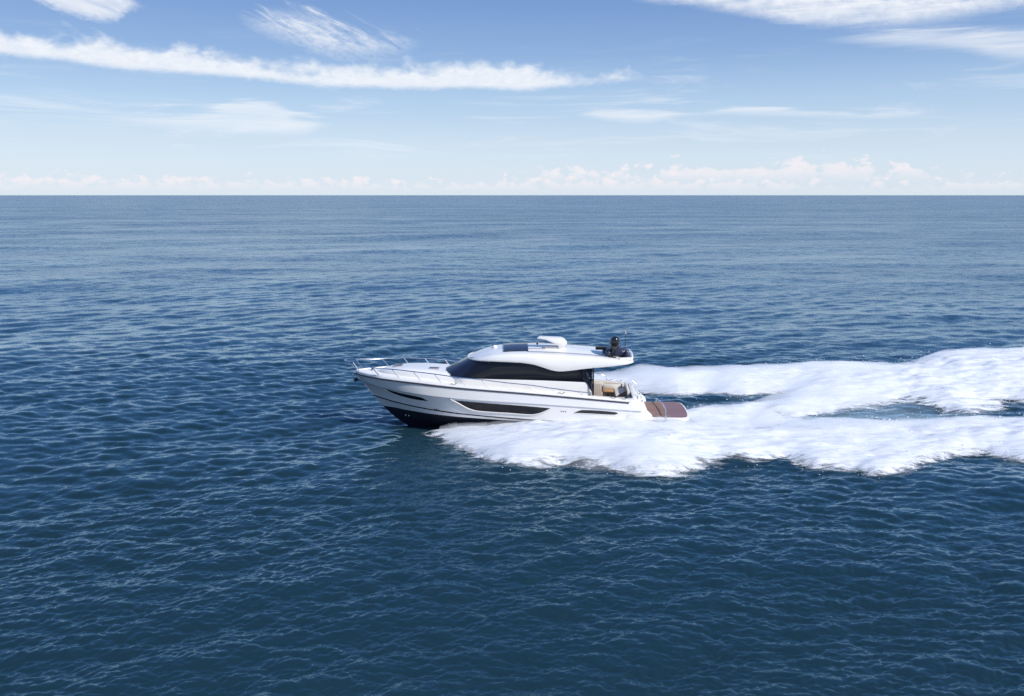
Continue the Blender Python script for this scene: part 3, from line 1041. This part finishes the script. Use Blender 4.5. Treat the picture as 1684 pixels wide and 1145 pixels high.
# cabin sides below the windows
PLAN = [  # bottom x, y, z | top x, y, z of the glass; from the port quarter round the front
    (4.27, 1.95, 2.97, 3.72, 1.86, 3.80), (3.0, 1.95, 3.01, 2.7, 1.84, 3.78), (1.0, 1.955, 3.06, 1.0, 1.80, 4.18), (-1.2, 1.94, 3.08, -0.7, 1.76, 4.22),
    (-2.6, 1.88, 3.11, -1.5, 1.62, 4.22), (-3.2, 1.68, 3.15, -1.95, 1.40, 4.20), (-3.62, 1.30, 3.21, -2.25, 1.06, 4.16), (-3.88, 0.75, 3.26, -2.45, 0.62, 4.10), (-4.02, 0.0, 3.29, -2.55, 0.0, 4.06)]
half = np.array(dense(PLAN, 60))
ring = np.concatenate([half * np.array([1, -1, 1, 1, -1, 1]), half[::-1][1:]])
cb = MB()
rows = []
for dz, dy in ((None, 0.05), (-0.06, 0.03), (0.0, 0.015)):
    r_ = ring[:, :3].copy()
    sg = np.sign(r_[:, 1])
    r_[:, 1] += sg * dy
    if dz is None:
        r_[:, 2] = sh_z(np.minimum(r_[:, 0], 4.6)) + 0.05
        r_[:, 0] = np.where(r_[:, 0] > 4.0, 4.66, r_[:, 0])
    else:
        r_[:, 2] += dz
        if dz < 0:
            r_[:, 0] = np.where(r_[:, 0] > 4.2, 4.33, r_[:, 0])
    rows.append(r_)
inner = ring[:, :3].copy()
inner[:, 1] *= 0.9
rows.append(inner)
cb.grid(rows)
cb.build('cabin_side', GEL, yacht, angle=30)
MB().grid([[(4.3, -1.9, 2.0), (4.3, -1.9, 3.85)], [(4.3, 1.9, 2.0), (4.3, 1.9, 3.85)]]).build('aft_cabin_window', GLASS, yacht, smooth=False)


def glass_strip(sel, off):
    b_, t_ = sel[:, :3].copy(), sel[:, 3:].copy()
    rows_ = []
    for u in np.linspace(0, 1, 7):
        m_ = b_ + (t_ - b_) * u
        m_[:, 1] += np.sign(m_[:, 1]) * 0.03 * 4 * u * (1 - u)
        rows_.append(m_)
    return rows_


nb = int(np.argmin(np.abs(half[:, 0] + 2.75)))
n_all = len(ring)
MB().grid(glass_strip(ring[:nb + 1], 0)).build('side_window', GLASS, yacht, angle=60)
MB().grid(glass_strip(ring[n_all - nb - 1:], 0)).build('side_window', GLASS, yacht, angle=60)
MB().grid(glass_strip(ring[nb:n_all - nb], 0)).build('windscreen', NAVYGLASS, yacht, angle=60)
for s in (-1, 1):
    q = half[nb]
    MB().tube([(q[0] + (q[3] - q[0]) * u, s * (q[1] + (q[4] - q[1]) * u + 0.02), q[2] + (q[5] - q[2]) * u) for u in np.linspace(0, 0.95, 6)], 0.028, 6).build('window_pillar', STRIPE, yacht)
wl = ring[nb - 4:n_all - nb + 4, :3]
MB().tube([(p[0] - 0.02, p[1] * 1.01, p[2] + 0.005) for p in wl], 0.03, 6).build('windscreen_frame', STRIPE, yacht)
# wipers parked on the screen
for yy in (-0.7, 0.5):
    i = int(np.argmin(np.abs(ring[:, 1] - yy)))
    p0, p1 = Vector(ring[i, :3]), Vector(ring[i, 3:])
    MB().tube([p0 + Vector((-0.03, 0, 0.03)), p0.lerp(p1, 0.55) + Vector((-0.06, 0.25, 0.04))], 0.012, 6).build('wiper', BLACKPL, yacht)

# hardtop
rf_w = cat([(-2.62, 0.05), (-2.58, .45), (-2.5, .80), (-2.2, 1.36), (-1.75, 1.77), (-1.2, 1.98), (-.7, 2.06), (.5, 2.12), (3, 2.14), (6.2, 2.12), (6.65, 2.04), (6.9, 1.86), (6.98, 1.7)])
rf_b = cat([(-2.62, 4.02), (-2.2, 4.05), (-1.75, 4.07), (-.77, 4.10), (.54, 4.07), (1.33, 3.97), (1.85, 3.82), (2.45, 3.64), (2.76, 3.60), (4.31, 3.77), (6.38, 4.00), (6.98, 4.10)])
rf_n = cat([(-2.62, 4.06), (-2.2, 4.15), (-1.75, 4.27), (-.94, 4.46), (0.1, 4.55), (1.1, 4.57), (3, 4.51), (5.3, 4.37), (6.5, 4.24), (6.98, 4.16)])
rf_c = cat([(-2.62, 4.07), (-2.2, 4.25), (-1.76, 4.42), (-1.07, 4.60), (.14, 4.74), (1.43, 4.77), (3.5, 4.69), (5.3, 4.50), (6.5, 4.33), (6.98, 4.20)])


def roof_z(x, y):
    w, n_, c_ = rf_w(x), rf_n(x), rf_c(x)
    u = np.clip(np.abs(y) / (w * 0.78 + 1e-6), 0, 1)
    return c_ + (n_ - c_) * u ** 2


xr = np.concatenate([-2.62 + 1.9 * np.linspace(0, 1, 24) ** 1.6, np.linspace(-0.72, 6.6, 60)[1:], np.linspace(6.6, 6.98, 8)[1:]])
w, zb, zn, zc = rf_w(xr), rf_b(xr), rf_n(xr), rf_c(xr)
th = np.maximum(zn - zb, 0.02)
prof = [(0 * w, np.maximum(zb, 0) + 0.035), (w * 0.6, zb + 0.035), (w - 0.16 * np.minimum(1, w), zb + 0.03), (w - 0.05, zb + 0.0), (w - 0.005, zb + 0.02), (w + 0.012, zb + 0.07),
        (w, zb + 0.38 * th), (w - 0.05, zb + 0.66 * th), (w * 0.93 - 0.03, zb + 0.87 * th), (w * 0.86, zn - 0.02 * th), (w * 0.78, zn)]
for u in (0.8, 0.55, 0.28, 0.0):
    prof.append((w * 0.78 * u, zc + (zn - zc) * u ** 2))
rows = [np.stack([xr, np.maximum(a, 0), b], 1) for a, b in prof]
ht = both(MB(), rows)
last = [r[-1] for r in rows]
ht.grid([[p * np.array([1, -1, 1]) for p in last], last])
ht.build('hardtop', GEL, yacht, angle=28)
# rim that rounds the aft end of the hardtop
rim = [(6.2, -1.72), (6.62, -1.66), (6.86, -1.45), (6.95, -1.0), (6.98, 0), (6.95, 1.0), (6.86, 1.45), (6.62, 1.66), (6.2, 1.72)]
MB().tube([(a, b, float(roof_z(a, b)) + 0.02 + 0.06 * sstep(np.array(a), 6.2, 6.7)) for a, b in dense(rim, 40)], 0.075, 8).build('hardtop_rim', GEL, yacht)
# long hand rails on the roof
for s in (-1, 1):
    xs_ = np.linspace(0.98, 5.2, 24)
    MB().tube([(a, s * 1.58, float(roof_z(a, 1.58)) + 0.05) for a in xs_], 0.016, 6).build('roof_rail', DARKSTEEL, yacht)
    for a in (1.0, 2.0, 3.0, 4.2, 5.18):
        MB().tube([(a, s * 1.58, float(roof_z(a, 1.58)) - 0.02), (a, s * 1.58, float(roof_z(a, 1.58)) + 0.05)], 0.014, 6).build('rail_foot', DARKSTEEL, yacht)
# opening sunroof in navy glass with its two tracks
ux, uy = np.linspace(-0.42, 0.92, 10), np.linspace(-1.42, 1.2, 12)
pan = [[(a + 0.10 * (-b / 1.4), b, float(roof_z(a, b)) + 0.035) for b in uy] for a in ux]
pb = MB().grid(pan)
pb.grid([[(p[0], p[1], p[2] - 0.06) for p in r] for r in (pan[0],)] + [pan[0]])
pb.grid([pan[-1], [(p[0], p[1], p[2] - 0.06) for p in pan[-1]]])
pb.grid([[r[0] for r in pan], [(r[0][0], r[0][1], r[0][2] - 0.06) for r in pan]])
pb.build('sunroof', NAVYGLASS, yacht)
MB().tube([(-0.47 + 0.10 * (-b / 1.4), b, float(roof_z(-0.5, b)) + 0.045) for b in uy], 0.035, 6).build('sunroof_frame', BLACKPL, yacht)
for yy in (-1.0, 1.0):
    MB().box((1.42, yy, float(roof_z(1.42, yy)) + 0.02), (0.9, 0.035, 0.03), 0.008).build('sunroof_track', TRIMGREY, yacht)
# horn cowl, small camera post and side lights
MB().lathe([(0.16, 0), (0.155, 0.06), (0.12, 0.12), (0.06, 0.155), (0.0, 0.165)], 18, (-1.0, -0.15, float(roof_z(-1.0, 0.15)) - 0.02)).build('horn_cowl', GEL, yacht)
cz = float(roof_z(1.5, 0.6))
cp_ = MB().tube([(1.5, -0.6, cz - 0.02), (1.5, -0.6, cz + 0.16)], 0.025, 8).build('camera_post', DARKSTEEL, yacht)
MB().lathe([(0.0, 0), (0.05, 0.01), (0.06, 0.06), (0.04, 0.10), (0.0, 0.115)], 12, (1.5, -0.6, cz + 0.14)).build('camera_ball', BLACKPL, cp_)
for s in (-1, 1):
    MB().lathe([(0.0, 0.02), (0.05, 0.015), (0.065, 0.0), (0.065, -0.03)], 14, (0, 0, 0), 0.75).build('courtesy_light', BLACKPL, yacht)
    o = yacht.children[-1]
    o.location = (3.43, s * 2.155, 3.80)
    o.rotation_euler = (math.radians(90) * -s * -1, 0.5, 0)

# radar: swept white arch carrying the scanner bar
arch = [(1.48, 5.28), (1.62, 5.37), (2.0, 5.355), (2.86, 5.33), (3.06, 5.25), (3.22, 5.06), (3.20, 4.96), (3.06, 4.86), (3.02, 4.60), (2.76, 4.60), (2.72, 4.86), (2.50, 4.99), (2.10, 5.17), (1.9, 5.235)]
ra = MB().prism(arch, -0.98, -0.42, 0.02).build('radar_arch', GEL, yacht, angle=30)
MB().prism([(2.02, 4.70), (2.80, 4.70), (2.80, 4.82), (1.84, 4.80)], -0.94, -0.46, 0.01).build('radar_housing', TRIMGREY, ra)
MB().prism([(1.9, 4.66), (3.1, 4.60), (3.1, 4.70), (1.95, 4.72)], -1.02, -0.38, 0.01).build('radar_base', GEL, ra)

# swept smoked quarter panels and dark posts that carry the hardtop over the cockpit
for s in (-1, 1):
    yq = s * 1.99
    outline = [(3.80, 3.70), (4.30, 3.76), (4.66, 3.80), (4.66, 2.40), (4.58, 2.52), (4.44, 2.80), (4.28, 3.02), (4.08, 3.28)]
    MB().prism(outline, yq - 0.012, yq + 0.012).build('quarter_window', SMOKED, yacht, smooth=False)
    MB().box((4.71, s * 2.12, 3.02), (0.085, 0.12, 1.66), 0.02).build('cockpit_post', STRIPE, yacht)

# cockpit: coaming, sole, lockers, settee, table
xc = np.linspace(4.55, 7.05, 24)
cz_ = sh_z(xc)
co = [np.stack([xc, sh_y(xc) - 0.17, cz_ + 0.185], 1), np.stack([xc, sh_y(xc) - 0.34, cz_ + 0.19], 1), np.stack([xc, sh_y(xc) - 0.38, cz_ + 0.16], 1), np.stack([xc, sh_y(xc) - 0.38, 0 * xc + 1.2], 1)]
for s in (-1, 1):
    MB().grid([r * np.array([1, s, 1]) for r in co]).build('cockpit_coaming', CREAM, yacht)
MB().grid([[(4.3, -2.1, 1.24), (7.2, -2.1, 1.24)], [(4.3, 2.1, 1.24), (7.2, 2.1, 1.24)]]).build('cockpit_sole', TEAK, yacht, smooth=False)
MB().box((5.02, 1.93, 1.69), (0.80, 0.26, 0.92), 0.02).build('cockpit_locker', CREAM, yacht)
for k in range(7):
    MB().box((4.70 + 0.105 * k, 1.795, 1.69), (0.02, 0.012, 0.8)).build('locker_slat', TRIMGREY, yacht)
se = MB().box((6.45, 0.55, 1.50), (0.70, 2.4, 0.52), 0.05).build('settee', VINYL, yacht)
MB().box((6.42, 0.55, 1.80), (0.66, 2.36, 0.12), 0.04).build('seat_cushion', VINYL, se)
MB().box((6.80, 0.55, 2.02), (0.16, 2.4, 0.46), 0.05).build('seat_back', VINYL, se)
MB().box((6.0, 1.82, 1.86), (1.1, 0.2, 0.40), 0.05).build('side_cushion', VINYL, se)
MB().prism([(6.10, 1.88), (6.74, 1.88), (6.66, 2.23)], -0.66, -0.64).build('seat_shade_panel', DARKVENT, se, smooth=False)  # dark triangle painted in for the shaded cavity beside the seat
tb = MB().box((5.66, -0.1, 2.13), (0.62, 1.0, 0.06), 0.02).build('cockpit_table', TABLEW, yacht)
for yy in (-0.4, 0.2):
    MB().tube([(5.66, yy, 1.24), (5.66, yy, 2.11)], 0.05, 10).build('table_leg', DARKSTEEL, tb)
MB().tube([(4.72, 2.05, 2.78), (5.3, 2.12, 2.62), (5.62, 2.14, 2.5), (5.66, 2.14, 2.2)], 0.014, 6).build('cockpit_rail', DARKSTEEL, yacht)

# transom: sloping wings either side, stepped centre, all in white moulding
for s in (-1, 1):
    y0, y1 = s * 2.36, s * 1.92
    wing = [(6.60, 2.08), (6.90, 2.10), (7.10, 2.0), (8.02, 1.20), (8.08, 1.05), (8.02, 0.9), (6.60, 0.9)]
    MB().prism(wing, y0, y1, 0.03).build('transom_wing', GEL, yacht)
tz = [(6.95, 0.9), (6.95, 2.16), (7.14, 2.16), (7.32, 1.86), (7.44, 1.82), (7.62, 1.52), (7.74, 1.48), (7.92, 1.06), (7.92, 0.9)]
MB().prism(tz, -1.93, 1.93, 0.02).build('transom', GEL, yacht)
for yy, zz in ((-1.3, 1.3), (-0.9, 1.3), (-1.3, 1.66), (0.6, 1.66)):
    MB().box((7.60 + (1.48 - zz) * 0.5 + 0.03, yy, zz + 0.12), (0.05, 0.09, 0.07), 0.01).build('transom_fitting', DARKVENT, yacht)
dr = MB().box((7.30, -1.45, 2.0), (0.05, 0.62, 0.62), 0.02, ).build('transom_gate', GEL, yacht)
MB().tube([(7.18, 1.55, 2.12), (7.2, 1.55, 2.35), (7.6, 1.55, 2.05), (7.75, 1.55, 1.55)], 0.018, 6).build('transom_rail', STEEL, yacht)

# swim platform
plat = [(7.85, -2.0), (9.75, -2.0), (10.02, -1.93), (10.18, -1.7), (10.27, -1.0), (10.30, 0), (10.27, 1.0), (10.18, 1.7), (10.02, 1.93), (9.75, 2.0), (7.85, 2.0)]
pl_ = MB().slab(plat, 0.80, 0.985, 0.04).build('swim_platform', GEL, yacht)
MB().slab([(7.95, -1.9), (8.82, -1.9), (8.98, -0.9), (9.02, 0), (8.98, 0.9), (8.82, 1.9), (7.95, 1.9)], 0.97, 0.992).build('teak_deck', TEAK, pl_, smooth=False)
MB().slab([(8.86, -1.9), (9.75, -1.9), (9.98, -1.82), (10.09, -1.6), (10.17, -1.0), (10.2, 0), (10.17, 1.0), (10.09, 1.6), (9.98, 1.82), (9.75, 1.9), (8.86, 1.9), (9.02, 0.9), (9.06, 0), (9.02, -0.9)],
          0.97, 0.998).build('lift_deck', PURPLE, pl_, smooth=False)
MB().tube(dense([(8.66, 1.86, 0.98), (8.68, 1.84, 1.20), (8.74, 1.4, 1.24), (8.85, 0.6, 1.25), (8.90, 0, 1.26), (8.92, -0.8, 1.25), (8.88, -1.7, 1.22), (8.86, -2.0, 1.05), (8.82, -2.03, 0.70)], 40), 0.035, 8).build('platform_rail', STEEL, pl_)
MB().box((8.80, -2.03, 0.70), (0.34, 0.10, 0.14), 0.03).build('rail_bracket', RUBBER, pl_)
for xx, yy in ((8.2, -1.75), (8.55, -1.8), (8.0, -1.2)):
    MB().box((xx, yy, 1.01), (0.10, 0.07, 0.05), 0.012).build('deck_cleat', STEEL, pl_)


# ------------------------------------------------------------------ windows and marks let into the hull sides
def hull_patch(top, bot, x0, x1, off, n=40, m=5):
    ft, fb = cat(top), cat(bot)
    xs_ = np.linspace(x0, x1, n)
    out_ = []
    for u in np.linspace(0, 1, m):
        z = fb(xs_) + (ft(xs_) - fb(xs_)) * u
        out_.append(np.stack([xs_, hull_y(xs_, z) + off, z], 1))
    return out_


def lip(path, off, wdt, drop):
    """narrow sloping ledge along a line x, z on the hull"""
    p = np.array(dense(path, 36))
    x_, z_ = p[:, 0], p[:, 1]
    y_ = hull_y(x_, z_)
    return [np.stack([x_, y_ + 0.002, z_ + 0.004], 1), np.stack([x_ - 0.3 * drop, y_ + off, z_ - drop * 0.5], 1), np.stack([x_ - 0.6 * drop, y_ + 0.002, z_ - wdt], 1)]


SLIT_T = [(-7.42, 2.305), (-6.95, 2.20), (-6.4, 2.10), (-5.55, 2.01), (-5.15, 1.95), (-4.72, 1.755)]
SLIT_B = [(-7.42, 2.295), (-6.95, 2.05), (-6.3, 1.88), (-5.5, 1.77), (-5.1, 1.745), (-4.72, 1.745)]
WIN_T = [(-3.14, 1.885), (-1, 1.765), (1.11, 1.64), (2.30, 1.545)]
WIN_B = [(-3.14, 1.875), (-2.9, 1.74), (-2.55, 1.53), (-2.2, 1.37), (-1.8, 1.285), (0, 1.21), (1.2, 1.15), (1.6, 1.22), (2.30, 1.535)]
VENT_T = [(3.66, 1.305), (3.9, 1.41), (4.15, 1.47), (6.0, 1.36), (6.12, 1.30)]
VENT_B = [(3.66, 1.295), (4.5, 1.27), (5.9, 1.215), (6.12, 1.29)]
for s in (-1, 1):
    fl = np.array([1, s, 1])
    for nm, t_, b_, x0, x1, mat in (('bow_window', SLIT_T, SLIT_B, -7.42, -4.72, GLASS), ('hull_window', WIN_T, WIN_B, -3.14, 2.30, GLASS), ('engine_vent', VENT_T, VENT_B, 3.66, 6.12, DARKVENT)):
        wn_ = MB().grid([r * fl for r in hull_patch(t_, b_, x0, x1, 0.012)]).build(nm, mat, yacht, angle=60)
        path = [(x0 - 0.22, t_[0][1] + 0.10)] + b_[1:] if nm == 'hull_window' else b_
        k_ = 1.0 if nm == 'hull_window' else 0.5
        MB().grid([r * fl for r in lip(path, 0.055 * k_, 0.11 * k_, 0.05 * k_)]).build('window_sill', GEL, wn_, angle=20)
    # small name mark and drain fittings, each a little dark block
    for a, z in ((2.93, 1.37), (3.05, 1.365), (3.17, 1.36), (-4.37, 1.225), (-4.25, 1.215), (-4.13, 1.205)):
        MB().box((a, s * (float(hull_y(a, z)) + 0.004), z), (0.055, 0.02, 0.06), 0.004).build('hull_mark', DARKVENT, yacht)
    for a in (-6.28, -6.08):
        z = 0.52
        u = (z - keel_z(a)) / (ch_z(a) - keel_z(a))
        MB().box((a, s * (float(ch_y(a) * u) + 0.01), z), (0.06, 0.04, 0.10), 0.01).build('thruster_mark', STEEL, yacht)
    # mooring cleats and fairleads on the gunwale
    for a in (-3.15, 2.95, 5.85, 6.45):
        yy, zz = s * (float(sh_y(a)) - 0.02), float(sh_z(a)) + 0.20
        cl = MB()
        cl.tube([(a - 0.17, yy - 0.02, zz + 0.06), (a - 0.09, yy, zz + 0.045), (a - 0.03, yy, zz - 0.02)], 0.018, 6)
        cl.tube([(a + 0.03, yy, zz - 0.02), (a + 0.09, yy, zz + 0.045), (a + 0.17, yy - 0.02, zz + 0.06)], 0.018, 6)
        cl.build('cleat', RUBRAIL, yacht)

# ------------------------------------------------------------------ bow rail with raked stanchions
rl_z = cat([(-9.95, 3.76), (-9.4, 3.70), (-8.1, 3.56), (-6.8, 3.56), (-5.5, 3.49), (-4.2, 3.39), (-3.0, 3.24), (-1.56, 3.12), (-.2, 2.97), (1.2, 2.84), (2.54, 2.66), (3.9, 2.50), (4.63, 2.43)])


def rl_y(x):
    return np.where(x < -9.9, 0, np.maximum(sh_y(np.maximum(x + 0.45, -9.33)) - 0.12, 0))


tip = [(-9.95, 0.0, 3.76), (-9.9, 0.28, 3.755), (-9.72, 0.50, 3.74)]
side = [(a, float(rl_y(a)), float(rl_z(a))) for a in np.linspace(-9.4, 4.63, 50)]
path = [(a, -b, c) for a, b, c in side[::-1]] + [(a, -b, c) for a, b, c in tip[::-1]] + tip[1:] + side
MB().tube(path, 0.030, 8).build('guard_rail', STEEL, yacht)
for s in (-1, 1):
    for xb in (-9.0, -7.62, -6.36, -5.08, -3.86, -2.5, -1.18, 0.17, 1.52, 2.84, 4.19):
        xt_ = xb - 0.42
        p0 = (xb, s * (float(sh_y(xb)) - 0.12), float(sh_z(xb)) + 0.17)
        p1 = (xt_, s * float(rl_y(np.array(xt_))), float(rl_z(xt_)))
        MB().tube([p0, p1], 0.025, 6).build('stanchion', STEEL, yacht)
MB().tube([(-9.12, 0.0, 3.05), (-9.93, 0.0, 3.75)], 0.016, 6).build('stanchion', STEEL, yacht)

# anchor on its bow roller
an = MB()
an.box((-9.25, 0, 2.98), (0.5, 0.16, 0.08), 0.02)
an.tube([(-9.1, 0, 3.0), (-9.42, 0, 2.98), (-9.52, 0, 2.78), (-9.46, 0, 2.52)], 0.035, 8)
an_o = an.build('anchor', STEEL, yacht)
MB().add([(-9.50, 0, 2.62), (-9.34, -0.24, 2.70), (-9.12, 0, 2.56), (-9.34, 0.24, 2.70), (-9.42, 0, 2.36), (-9.36, -0.16, 2.48), (-9.36, 0.16, 2.48)],
         [(0, 1, 5, 4), (0, 4, 6, 3), (1, 2, 4, 5), (2, 3, 6, 4), (0, 3, 2, 1)]).build('anchor_fluke', DARKSTEEL, an_o, smooth=False)
MB().lathe([(0.0, 0.20), (0.10, 0.19), (0.11, 0.05), (0.15, 0.0)], 14, (-8.3, 0, float(sh_z(-8.3)) + 0.18)).build('windlass', STEEL, yacht)

# ------------------------------------------------------------------ dinghy lying across the aft hardtop, its stern and outboard to the viewer
din = bpy.data.objects.new("dinghy", None)
COL.objects.link(din)
c_, s_ = math.cos(BOAT_YAW), math.sin(BOAT_YAW)
DX, DY = 6.08, 0.0
dz0 = float(roof_z(6.08, 1.2))
din.location = (BOAT_O[0] + DX * c_ + DY * s_, BOAT_O[1] - DX * s_ + DY * c_, dz0)
din.rotation_euler = (0, math.radians(4.5), -BOAT_YAW)
din["label"] = "folded dark navy dinghy with upright black outboard on the aft hardtop"
din["category"] = "dinghy"
ub = [(-0.54, -1.42, 0.19), (-0.54, -1.1, 0.20), (-0.54, -0.75, 0.21), (-0.48, -0.45, 0.22), (-0.28, -0.22, 0.22), (0.0, -0.14, 0.22), (0.28, -0.22, 0.22), (0.48, -0.45, 0.22), (0.54, -0.75, 0.21), (0.54, -1.1, 0.20), (0.54, -1.42, 0.19)]
tubem = MB()
pts = dense(ub, 60)
tubem.tube(pts, 0.185, 14, caps=False)
for sg in (-1, 1):
    tubem.tube([(sg * 0.54, -1.42 - 0.22 * u, 0.20) for u in (0, 0.4, 0.8, 1.0)], 0.185, 14, r_end=0.10)
tubem.build('inflatable_tube', NAVYTUBE, din, angle=60)
MB().slab([(-0.40, -1.30), (0.40, -1.30), (0.40, -0.6), (0.2, -0.35), (-0.2, -0.35), (-0.40, -0.6)], 0.02, 0.20, 0.03).build('dinghy_hull', BLACKPL, din)
MB().box((0, -1.30, 0.30), (0.72, 0.06, 0.42), 0.015).build('dinghy_transom', NAVYTUBE, din)
cov = [[(x_, y_, 0.38 + 0.05 * math.cos(x_ * 2.6)) for x_ in np.linspace(-0.52, 0.52, 10)] for y_ in np.linspace(-1.28, -0.3, 6)]
MB().grid(cov).build('dinghy_cover', NAVYTUBE, din)
for sg in (0.22, 0.5):
    MB().tube([(sg, -1.45, 0.40), (sg + 0.07, -1.52, 0.33), (sg + 0.16, -1.45, 0.40)], 0.014, 6).build('grab_handle', GEL, din)
ob = MB()
ob.lathe([(0.0, 1.10), (0.09, 1.095), (0.18, 1.05), (0.255, 0.94), (0.285, 0.80), (0.285, 0.62), (0.265, 0.48), (0.20, 0.38), (0.12, 0.34), (0.0, 0.33)], 24, (-0.24, -1.56, 0.12), 1.1)
ob_o = ob.build('outboard_motor', BLACKPL, din, angle=60)
MB().prism([(-0.34, 0.52), (-0.10, 0.52), (-0.22, 0.10), (-0.26, -0.02), (-0.42, 0.0), (-0.38, 0.12)], -1.62, -1.48, 0.02).build('outboard_leg', BLACKPL, ob_o)
MB().box((-0.30, -1.56, 0.0), (0.42, 0.12, 0.05), 0.015).build('outboard_fin', BLACKPL, ob_o)
# crane arm and aerials on the roof
cr = MB().tube([(5.35, -0.75, float(roof_z(5.35, 0.75)) - 0.02), (5.35, -0.75, float(roof_z(5.35, 0.75)) + 0.24)], 0.09, 12).build('dinghy_crane', BLACKPL, yacht)
MB().box((5.16, -0.75, float(roof_z(5.2, 0.75)) + 0.25), (0.62, 0.16, 0.20), 0.03).build('crane_arm', BLACKPL, cr)
ae = MB().tube([(6.62, 0.4, float(roof_z(6.62, 0.4))), (6.62, 0.4, 5.40)], 0.018, 6).build('aerial', BLACKPL, yacht)
MB().lathe([(0.0, 0), (0.06, 0.01), (0.055, 0.10), (0.03, 0.16), (0.0, 0.17)], 10, (6.62, 0.4, 5.38)).build('aerial_tip', TRIMGREY, ae)
